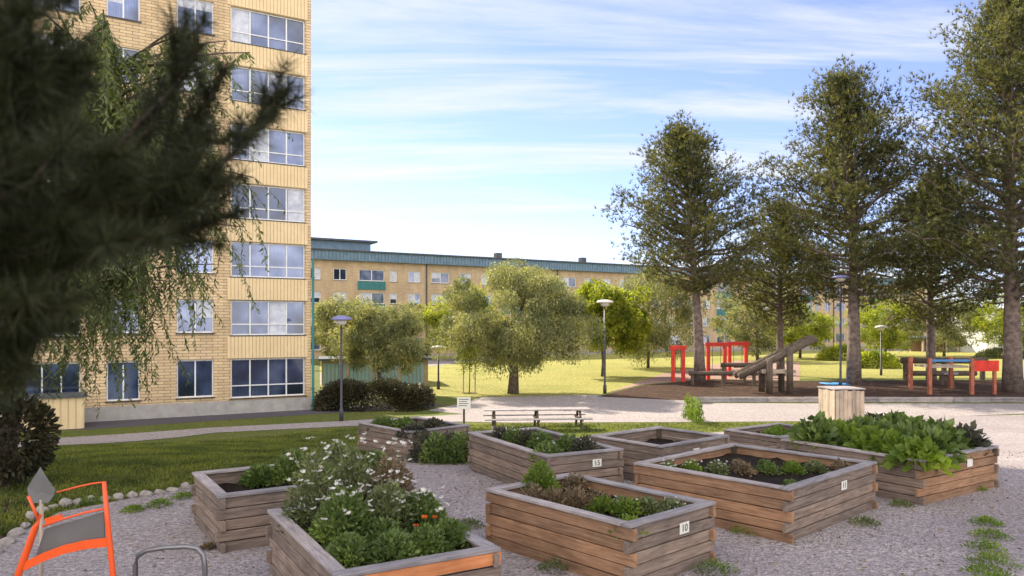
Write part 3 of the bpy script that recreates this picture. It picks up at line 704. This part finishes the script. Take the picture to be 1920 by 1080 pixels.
def inbed(key, u, v):
    t, L1, L2, z = beds[key]; c, s = math.cos(t.rotation_euler.z), math.sin(t.rotation_euler.z); x = u*L2; y = v*L1
    return Vector((t.location.x+c*x-s*y, t.location.y+s*x+c*y, t.location.z+z))
# B: tall white flowering mass and poppies
for (u, v, sp, h, mt, fl) in [(.25,.80,.34,.85,'herb','petal'),(.55,.85,.32,.80,'herb','petal'),(.82,.80,.30,.75,'dry','petal'),(.3,.5,.34,.55,'veg','petal'),(.62,.52,.34,.55,'herb','petal'),(.85,.5,.3,.42,'veg','petal')]:
    plant('flowering_plant', 'bushy white flowering plant in the nearest raised bed', 'plant', inbed('B',u,v), 2300, sp, h, mt, .06, .026, 'white flowering plants in the nearest bed', .3, fl, 12, 26, .034)
for (u, v) in [(.2,.25),(.45,.2),(.7,.22),(.88,.25),(.5,.38)]:
    plant('leafy_plant', 'low leafy herb at the front of the nearest raised bed', 'plant', inbed('B',u,v), 1300, .24, .26, 'veg', .055, .03, 'low herbs in the nearest bed', .3, None, 6)
for (px, py) in [(723,988),(781,986),(797,970),(815,970),(850,985),(863,1002)]:
    p = at(px, py, 7.2); z = inbed('B',.5,.5).z; t = thing('poppy', 'orange poppy standing out of the nearest raised bed', 'flower', (p.x, p.y, z), 0, 'orange poppies in the nearest bed')
    h = p.z-z; q = MB(); q.tube([(0,0,0),(.01,0,h*.5),(0,0,h)], .004, 5); q.build('stem', M['herb'], t)
    nmesh('petals', leaves(np.tile([[0,0,h]],(9,1)).astype(float), np.array([(math.cos(k*.7), math.sin(k*.7), .5) for k in range(9)]), .035, .035), 4, M['poppy'], t)
# A
for (u, v, sp, h, mt) in [(.5,.75,.32,.45,'veg'),(.75,.7,.34,.5,'herb'),(.9,.4,.3,.42,'veg'),(.6,.3,.26,.3,'veg'),(.32,.8,.25,.25,'veg')]:
    plant('leafy_plant', 'leafy green plant growing in raised bed 13', 'plant', inbed('A',u,v), 1400, sp, h, mt, .07, .035, 'leafy plants in bed 13', .3, None, 6)
# C
for k in range(16):
    u, v = .12+.76*((k*.37) % 1), .08+.84*((k*.618) % 1); dry = v > .45
    plant('dry_tuft' if dry else 'seedling', 'dry brown tuft towards the back of raised bed 10' if dry else 'small green seedling at the front of raised bed 10', 'plant', inbed('C',u,v), 420, .19, .16 if not dry else .22, 'dry' if dry else 'vivid' if k % 3 == 0 else 'herb', .055, .018 if dry else .028, 'dry tufts in bed 10' if dry else 'seedlings in bed 10', .5, 'petal' if not dry and k % 2 else None, 0, 6, .018)
plant('yellow_green_herb', 'taller yellow green herb at the back corner of raised bed 10', 'plant', inbed('C',.5,.93), 1500, .24, .42, 'vivid', .05, .028, None, .3)
# D, H, F, G
for k in range(7):
    plant('dark_plant', 'dark leafy plant in raised bed 15', 'plant', inbed('D',.15+.7*((k*.37)%1),.12+.76*((k*.618)%1)), 700, .26, .3, 'purple' if k % 2 else 'veg', .07, .035, 'plants in bed 15', .3, 'petal' if k % 3 == 0 else None, 3, 8, .025)
for k in range(9):
    plant('tall_plant', 'dark leafy plant in or just before the far left back row bed', 'plant', (inbed('H',.15+.7*((k*.37)%1),.1+.8*((k*.618)%1)) if k < 4 else G(775+22*(k-3),866+3*(k%2))), 900, .34, .26 if k < 4 else .62, 'veg' if k % 2 else 'purple', .09, .045, 'tall plants in and before the far left bed', .3, None, 5)
for k in range(18):
    u, v = .08+.84*((k*.37+.1) % 1), .08+.84*((k*.618) % 1)
    plant('seedling', 'small seedling row plant in the wide raised bed right of bed 10', 'plant', inbed('F',u,v), 260, .14, .16, ('veg','dry','herb','vivid')[k%4], .05, .024, 'seedlings in the wide bed', .4, 'petal' if v > .6 else None, 0, 7, .025)
for k in range(13):
    u, v = .12+.76*((k*.37) % 1), .05+.9*((k+.5)/13)
    plant('squash_plant', 'large leaved vegetable crowding the rightmost raised bed', 'plant', inbed('G',u,v), 420, .40, .36+.08*(k%3), 'vivid' if k % 3 == 0 else 'veg', .17, .12, 'large leaved plants in the rightmost bed', .2, None, 7)
for k in range(5):
    plant('red_leaved_plant', 'dull purple leaved plant spilling over the right end of the rightmost bed', 'plant', inbed('G',.9,.15+.17*k), 420, .34, .45, 'purple', .13, .09, 'purple leaved plants at the right end', .3, None, 6)
for k in range(5):
    plant('seedling', 'low green plant in the small low back row bed', 'plant', inbed('I',.15+.17*k,.3+.1*(k%3)), 300, .25, .25, 'vivid', .07, .04, 'plants in the small low bed', .3, None, 0)
# weeds on the gravel
WE = 'weeds growing out of the gravel'
for (px, py, s, mt) in [(1850,985,.2,'vivid'),(1856,1010,.22,'vivid'),(1848,1035,.24,'vivid'),(1862,1060,.26,'vivid'),(1850,1082,.24,'vivid'),(1870,1100,.22,'vivid'),(1830,920,.16,'vivid'),(1848,905,.2,'vivid'),(1620,985,.2,'herb'),(1690,950,.16,'herb'),(1400,1000,.2,'vivid'),(1340,1075,.25,'veg'),(1040,1070,.2,'herb'),(390,1030,.1,'dry'),(880,990,.2,'herb'),(700,900,.2,'veg'),(1230,905,.2,'veg'),(250,960,.16,'vivid'),(300,950,.2,'vivid'),(345,935,.18,'vivid'),(170,945,.2,'vivid')]:
    plant('weed_tuft', 'green weed tuft sprouting from the pale gravel', 'weed', G(px,py)+Vector((0,0,.01)), 380, s*1.0, s*.5, mt, .04, .016, WE, .5, None, 0)
for (px, py) in [(1300,790),(1310,795),(1290,786)]:
    plant('tall_weed', 'tall upright weed at the path edge left of the middle pine', 'weed', G(px,py), 500, .22, 1.1, 'vivid', .12, .04, 'tall weeds at the path edge', 1., None, 6)

# ---------------------------------------------------------------- furniture
def lamp(px, pybase, pytop, label, cap='lampblue', s=1.):
    c = G(px, pybase); H = (pybase-pytop)/F*c.y; t = thing('street_lamp', label, 'street lamp', c, 0, 'park path lamps')
    q = MB(); q.lathe([(.001,0),(.09*s,0),(.09*s,.5),(.055*s,.55),(.045*s,H-.35),(.001,H-.35)], n=12); q.build('post', M['lamppost'], t, True)
    q = MB(); q.lathe([(.05*s,H-.42),(.20*s,H-.36),(.24*s,H-.24),(.22*s,H-.18),(.001,H-.18)]); q.build('diffuser', M['globe'], t, True)
    q = MB(); q.lathe([(.22*s,H-.185),(.43*s,H-.18),(.44*s,H-.15),(.34*s,H-.05),(.17*s,H),(.001,H+.015)]); q.build('lamp_shade', M[cap], t, True)
lamp(640,790,592,'blue capped lamp standing on the grass strip before the dark hedge')
lamp(822,730,648,'small pale capped lamp on the lawn by the rounded tree','globe',1.1)
lamp(1134,738,562,'pinkish capped lamp left of the red play frames','globe',1.2)
lamp(1576,728,516,'tall blue capped lamp right of the leaning pine trunk','lampblue',1.3)
lamp(1652,704,610,'small pale lamp between the middle pine and the log slide','globe',1.1)

# picnic table
c = G(1006,803); t = thing('picnic_table', 'weathered picnic table with benches beyond the middle beds', 'picnic table', c, .08)
q = MB()
for k in range(6): q.box((-2.1,-.42+k*.14,.74),(2.1,-.42+k*.14+.125,.79),None,.003)
q.build('tabletop', M['rim'], t)
for s in (-1,1):
    q = MB()
    for k in range(2): q.box((-2.1,s*.78-.14+k*.145,.43),(2.1,s*.78-.14+k*.145+.13,.475),None,.003)
    q.build('bench', M['rim'], t)
for x in (-1.7,0,1.7):
    for s in (-1,1):
        q = MB(); q.tube([(x,s*.25,.735),(x,s*.72,0)], .05, 6); q.build('leg', M['darkwood'], t)
    q = MB(); q.box((x-.04,-.9,.36),(x+.04,.9,.425)); q.build('crossbar', M['darkwood'], t)

# small notice sign
c = G(870,800); t = thing('notice_sign', 'small white notice board on a post at the path, left of the picnic table', 'sign', c, -.05)
q = MB(); q.box((-.04,-.04,0),(.04,.04,1.0)); q.build('post', M['darkwood'], t)
q = MB(); q.box((-.27,-.07,.72),(.27,-.045,1.2)); bd = q.build('board', M['plate'], t)
q = MB()
for k in range(4): q.box((-.2,-.074,1.10-k*.085),(.2-.07*(k%2),-.0715,1.125-k*.085))
q.build('print', M['ink'], bd)

# vertical board enclosure
c = G(1577,801); t = thing('board_enclosure', 'square box of pale upright boards in front of the middle pine', 'enclosure', c, .12)
w = .60
for s in range(4):
    q = MB(); mt4 = Matrix.Rotation(s*PI/2, 4, 'Z')
    for k in range(7):
        a = -w+k*2*w/7; q.box((a+.008,-w-.03,.05),(a+2*w/7-.008,-w,1.52+random.uniform(-.03,.03)), mt4, .004)
    q.build('board_side', M['palewood'], t)
for z in (.3, 1.25):
    q = MB()
    for s in range(4): q.box((-w+.01,-w+.003,z),(w-.01,-w+.05,z+.1), Matrix.Rotation(s*PI/2,4,'Z'))
    q.build('inner_rail', M['darkwood'], t)
q = MB(); q.box((-w-.05,-w-.05,1.56),(w+.05,w+.05,1.61)); q.build('lid', M['rim'], t)

# mulch edging timbers
a, b2 = G(1300,754), G(1925,754); t = thing('timber_kerb', 'long double timber edging along the front of the bark mulch', 'edging', (a+b2)/2)
d = (b2-a); L = d.length
for z in (0, .14):
    q = MB(); n = 9
    for k in range(n): q.box((-L/2+k*L/n,-.09,z+.003),(-L/2+(k+1)*L/n-.02,.09,z+.13),None,.008)
    q.build('beam', M['rim'], t)

# red play frames
def arch(px0, px1, pyt, pyb, label, back=False):
    a = G(px0, pyb); b3 = G(px1, pyb); t = thing('play_arch', label, 'play frame', (a+b3)/2, 0, 'red play frames'); w = (b3-a).length/2; H = (pyb-pyt)/F*a.y; r = .12
    for s in (-1,1):
        q = MB(); q.box((s*w-r,-r,0),(s*w+r,r,H-.3)); q.build('post', M['red'], t)
    q = MB(); q.box((-w-r-.1,-r-.004,H-.297),(w+r+.1,r+.004,H)); q.build('crossbeam', M['red'], t)
    q = MB()
    for s in (-.5,.5): q.tube([(s*w,0,H-.3),(s*w,0,.75)], .02, 5)
    q.box((-.5*w,-.1,.7),(.5*w,.1,.76)); q.build('swing_seat', M['darkwood'], t)
arch(1262,1281,648,716,'narrow red play frame, leftmost, beside the leaning pine trunk')
arch(1328,1359,642,712,'middle red play frame right of the leaning pine trunk')
arch(1368,1399,641,706,'right hand red play frame before the grey tree')
# log slide
c = G(1462,738); t = thing('log_climbing_frame', 'dark log climbing frame with two slanting poles', 'climbing frame', c)
k = c.y/F
P = lambda px, py, dy=0: ((px-1462)*k, dy, (738-py)*k)
for dy in (0, .9):
    q = MB(); q.tube([P(1386,706,dy),P(1530,634,dy)], .22, 10); q.build('slanting_pole', M['darkwood'], t, True)
for px in (1440,1478):
    for dy in (-.25,1.15):
        q = MB(); q.tube([P(px,738,dy),P(px,672 if px < 1460 else 655,dy)], .19, 10); q.build('post', M['darkwood'], t, True)
q = MB(); q.box(P(1430,700,-.1),P(1492,694,1.)); q.build('platform', M['palewood'], t)
# log benches / beams
def beam(px0, px1, py, pyb, label, rr=.16, mat='darkwood', legs=3):
    a = G(px0, pyb); b3 = G(px1, pyb); t = thing('log_beam', label, 'balance beam', (a+b3)/2, 0, 'log beams in the playground'); w = (b3-a).length/2; h = (pyb-py)/F*a.y
    q = MB(); q.tube([(-w,0,h),(w,0,h)], rr, 10); q.build('log', M[mat], t, True)
    for i in range(legs):
        x = -w*.9+1.8*w*i/(legs-1); q = MB(); q.tube([(x,0,0),(x,0,h-.05)], rr*.8, 8); q.build('leg', M[mat], t)
beam(1292,1420,700,722,'long dark log beam behind the leaning pine trunk')
beam(1352,1440,684,716,'raised log beam between the red frame and the log slide')
beam(1690,1850,676,712,'long thick log beam right of the middle pine',.24)
beam(1700,1830,700,722,'lower log beam under the long one',.18)
# red and blue play sets at right
c = G(1782,740); t = thing('play_tower', 'red brown posted play set with a blue rail and red panel at right', 'play set', c); k = c.y/F
P = lambda px, py, dy=0: ((px-1782)*k, dy, (740-py)*k)
for px in (1743,1822):
    q = MB(); q.box(P(px-3,740,-.1),P(px+3,672,.1)); q.build('post', M['brownred'], t)
    q = MB(); q.box(P(px-3,734,2.),P(px+3,672,2.2)); q.build('post', M['brownred'], t)
q = MB(); q.box(P(1747,678,-.05),P(1819,674,.05)); q.build('rail', M['blue'], t)
q = MB(); q.box(P(1826,696,-.06),P(1872,676,.06)); q.build('side_panel', M['red'], t)
q = MB(); q.box(P(1748,690,.1),P(1818,686,2.)); q.build('deck', M['palewood'], t)
q = MB(); q.box(P(1862,740,-.08),P(1867,696,.08)); q.build('post', M['brownred'], t)
# dark litter stump
c = G(1782,728); t = thing('stepping_stump', 'short dark stump post standing in the mulch', 'stump', c); q = MB(); q.lathe([(.001,.9),(.22,.9),(.24,.2),(.28,0)], n=12); q.build('log', M['darkwood'], t, True)
q = MB(); q.box((-.35,-.3,.903),(.35,.3,1.05),None,.02); q.build('cap', M['rim'], t)
# blue tarpaulin on the ground
c = G(1565,722); t = thing('blue_mat', 'flat blue mat lying by the foot of the tall blue lamp', 'mat', c); q = MB()
n = 8
for j in range(n+1):
    for i in range(n+1): q.v.append(((i/n-.5)*1.5, (j/n-.5)*1.6, .09+.05*random.random()))
for j in range(n):
    for i in range(n): kk = j*(n+1)+i; q.f.append((kk,kk+1,kk+n+2,kk+n+1)); q.uv += [(0,0)]*4
o = q.build('sheet', M['cloth'], t, True); md = o.modifiers.new('solid','SOLIDIFY'); md.thickness = .04

# orange frame at bottom left with grey panel
Y0 = 6.0
ORG = at(130, 1090, Y0); ORG.z = 0; ORG.y = Y0
t = thing('orange_frame', 'bright orange tube frame with a grey panel standing on the gravel at bottom left', 'metal frame', ORG)
def Q(px, py, dy=0): p = at(px, py, Y0+dy); return Vector((p.x, p.y, p.z))-ORG
bz = lambda p: Vector((p.x, p.y, .0))
def curve(a, b3, sag, n=8): return [a.lerp(b3, i/n)+Vector((0,0,sag*math.sin(PI*i/n))) for i in range(n+1)]
q = MB(); q.tube([Q(72,975),Q(53,930)], .012, 8); q.tube([Q(76,965),Q(66,990),Q(34,1078),Q(20,1160)], [.016,.026,.028,.028], 10); q.build('left_leg', M['orange'], t, True)
q = MB(); q.tube([Q(195,903),Q(202,980),Q(212,1080),Q(220,1160)], [.016,.021,.023,.023], 10); q.build('right_leg', M['orange'], t, True)
q = MB(); q.tube([Q(107,923),Q(140,914),Q(170,907),Q(195,904)], .0065, 8); q.build('top_rail', M['orange'], t, True)
q = MB(); q.tube([Q(80,987),Q(115,974),Q(160,961),Q(199,953)], .009, 8); q.build('middle_rail', M['orange'], t, True)
q = MB(); q.box((0,0,0),(.14,.012,.05), Matrix.Translation(Q(86,984))@Matrix.Rotation(-.28,4,'Y')); q.build('clip', M['orange'], t)
q = MB(); pts = [Q(45,1062),Q(80,1045),(Q(120,1030)),Q(160,1021),Q(204,1016)]
for i in range(4):
    a, b3 = pts[i], pts[i+1]; q.quad([a-Vector((0,.012,.035)), b3-Vector((0,.012,.035)), b3+Vector((0,-.012,.035)), a+Vector((0,-.012,.035))])
o = q.build('lower_band', M['orange'], t); md = o.modifiers.new('s','SOLIDIFY'); md.thickness = .02
q = MB(); q.quad([Q(66,1046,.05),Q(196,1018,.05),Q(194,960,.05),Q(84,992,.05)]); o = q.build('panel', M['grey'], t); md = o.modifiers.new('s','SOLIDIFY'); md.thickness = .015
# grey hoop
hb = G(318,1100); ORG = Vector((hb.x, 6.2, 0)); t = thing('steel_hoop', 'grey bent tube hoop standing on the gravel at the bottom edge', 'hoop', ORG)
def Q2(px, py): p = at(px, py, 6.2); return Vector((p.x, p.y, p.z))-ORG
pts = [bz(Q2(252,1150)),Q2(254,1060),Q2(258,1042),Q2(275,1032),Q2(310,1027),Q2(350,1025),Q2(370,1028),Q2(380,1040),Q2(384,1060),bz(Q2(388,1150))]
pts[0].z = 0; pts[-1].z = 0
q = MB(); q.tube(pts, .021, 10); q.build('tube', M['steel'], t, True)
# shovel, blade up, leaning
p = at(81, 905, 6.5); t = thing('shovel', 'grey shovel leaning upright with its pointed blade in the air at left', 'shovel', (p.x-.02, 6.5, 0), 0)
h = p.z
q = MB(); S = 6.5/F
prof = [(0,30),(9,14),(20,-5),(26,-12),(24,-24),(14,-38),(-14,-38),(-24,-24),(-26,-10),(-16,6),(-7,18)]
q.quad([(x*S, -.01*math.cos(x/14), h+z*S) for x, z in reversed(prof)]); o = q.build('blade', M['grey'], t); md = o.modifiers.new('s','SOLIDIFY'); md.thickness = .006
q = MB(); q.tube([(0,.01,h-.15),(-.02,.03,.5),(-.05,.05,0)], .018, 8); q.build('handle', M['palewood'], t, True)
# edging stones
SG = 'stones edging the gravel'
line = [(-10,1040),(12,1022),(30,1006),(46,990),(58,975),(78,962),(100,955),(122,950),(146,946),(170,943),(196,940),(222,937),(248,934),(272,931),(298,927),(324,922),(348,917)]
for i, (px, py) in enumerate(line):
    c = G(px, py); bm = bmesh.new(); bmesh.ops.create_icosphere(bm, subdivisions=2, radius=1)
    sx, sy, sz = random.uniform(.075,.12), random.uniform(.06,.09), random.uniform(.045,.08)
    for v in bm.verts:
        d = 1+.22*math.sin(v.co.x*3+i*1.7)*math.cos(v.co.y*4+i); v.co = Vector((v.co.x*sx*d, v.co.y*sy*d, v.co.z*sz*d+sz*.6))
    me = bpy.data.meshes.new('edging_stone'); bm.to_mesh(me); bm.free(); me.materials.append(M['stone'])
    o = link(bpy.data.objects.new('edging_stone', me)); o.location = c; o.rotation_euler.z = random.uniform(0,3); tag(o, 'rough pale stone in the row between lawn and gravel', 'stone', SG)

# ---------------------------------------------------------------- light, sky, camera
AZ = math.radians(-38); EL = math.radians(37)
sd = Vector((math.sin(AZ)*math.cos(EL), math.cos(AZ)*math.cos(EL), math.sin(EL)))
sl = bpy.data.lights.new('sun', 'SUN'); sl.energy = 4.6; sl.angle = math.radians(.5); sl.color = (1,.90,.72)
so = link(bpy.data.objects.new('sun', sl)); so.rotation_euler = sd.to_track_quat('Z', 'Y').to_euler()
w = bpy.data.worlds.new('World'); SC.world = w; w.use_nodes = True; nt = w.node_tree; bg = nt.nodes['Background']
sky = N(nt, 'ShaderNodeTexSky'); sky.sky_type = 'NISHITA'; sky.sun_disc = False; sky.sun_elevation = EL; sky.sun_rotation = AZ; sky.air_density = .8; sky.dust_density = .12; sky.ozone_density = 2.5
tc = N(nt, 'ShaderNodeTexCoord'); sp = N(nt, 'ShaderNodeSeparateXYZ'); nt.links.new(tc.outputs['Generated'], sp.inputs[0])
mx = N(nt, 'ShaderNodeMath', operation='MAXIMUM'); nt.links.new(sp.outputs['Z'], mx.inputs[0]); mx.inputs[1].default_value = .03
ad = N(nt, 'ShaderNodeMath', operation='ADD'); nt.links.new(mx.outputs[0], ad.inputs[0]); ad.inputs[1].default_value = .12
dx = N(nt, 'ShaderNodeMath', operation='DIVIDE'); nt.links.new(sp.outputs['X'], dx.inputs[0]); nt.links.new(ad.outputs[0], dx.inputs[1])
dy = N(nt, 'ShaderNodeMath', operation='DIVIDE'); nt.links.new(sp.outputs['Y'], dy.inputs[0]); nt.links.new(ad.outputs[0], dy.inputs[1])
cb = N(nt, 'ShaderNodeCombineXYZ'); nt.links.new(dx.outputs[0], cb.inputs[0]); nt.links.new(dy.outputs[0], cb.inputs[1])
mp = N(nt, 'ShaderNodeMapping'); mp.inputs['Rotation'].default_value = (0,0,math.radians(-24)); mp.inputs['Scale'].default_value = (.5,2.6,1); nt.links.new(cb.outputs[0], mp.inputs['Vector'])
nz = N(nt, 'ShaderNodeTexNoise', Scale=1.1, Detail=9, Roughness=.62, Distortion=.5); nt.links.new(mp.outputs[0], nz.inputs['Vector'])
# thin streaks ahead, plus an unseen bright cloud bank added behind the camera to fill the shade
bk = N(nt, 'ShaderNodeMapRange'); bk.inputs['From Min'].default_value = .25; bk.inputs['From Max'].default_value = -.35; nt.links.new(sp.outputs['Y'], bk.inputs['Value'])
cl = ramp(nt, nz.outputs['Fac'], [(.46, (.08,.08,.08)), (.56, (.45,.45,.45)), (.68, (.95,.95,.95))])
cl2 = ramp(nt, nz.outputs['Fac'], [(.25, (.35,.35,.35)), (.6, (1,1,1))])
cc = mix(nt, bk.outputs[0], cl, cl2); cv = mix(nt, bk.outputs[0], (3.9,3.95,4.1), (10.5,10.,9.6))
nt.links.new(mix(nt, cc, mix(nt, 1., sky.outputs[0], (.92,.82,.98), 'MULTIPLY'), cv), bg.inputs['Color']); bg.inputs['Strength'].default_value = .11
cam = bpy.data.cameras.new('camera'); co = link(bpy.data.objects.new('camera', cam)); SC.camera = co
co.location = (0,0,CAMZ); co.rotation_euler = (PI/2,0,0); cam.sensor_width = 36; cam.lens = 36*F/1920; cam.shift_y = (HY-540)/1920
cam.clip_start = .05; cam.clip_end = 2000; cam.dof.use_dof = True; cam.dof.focus_distance = 14; cam.dof.aperture_fstop = 3.4
SC.view_settings.view_transform = 'Standard'; SC.view_settings.look = 'None'; SC.view_settings.gamma = 1; SC.view_settings.exposure = 1.25
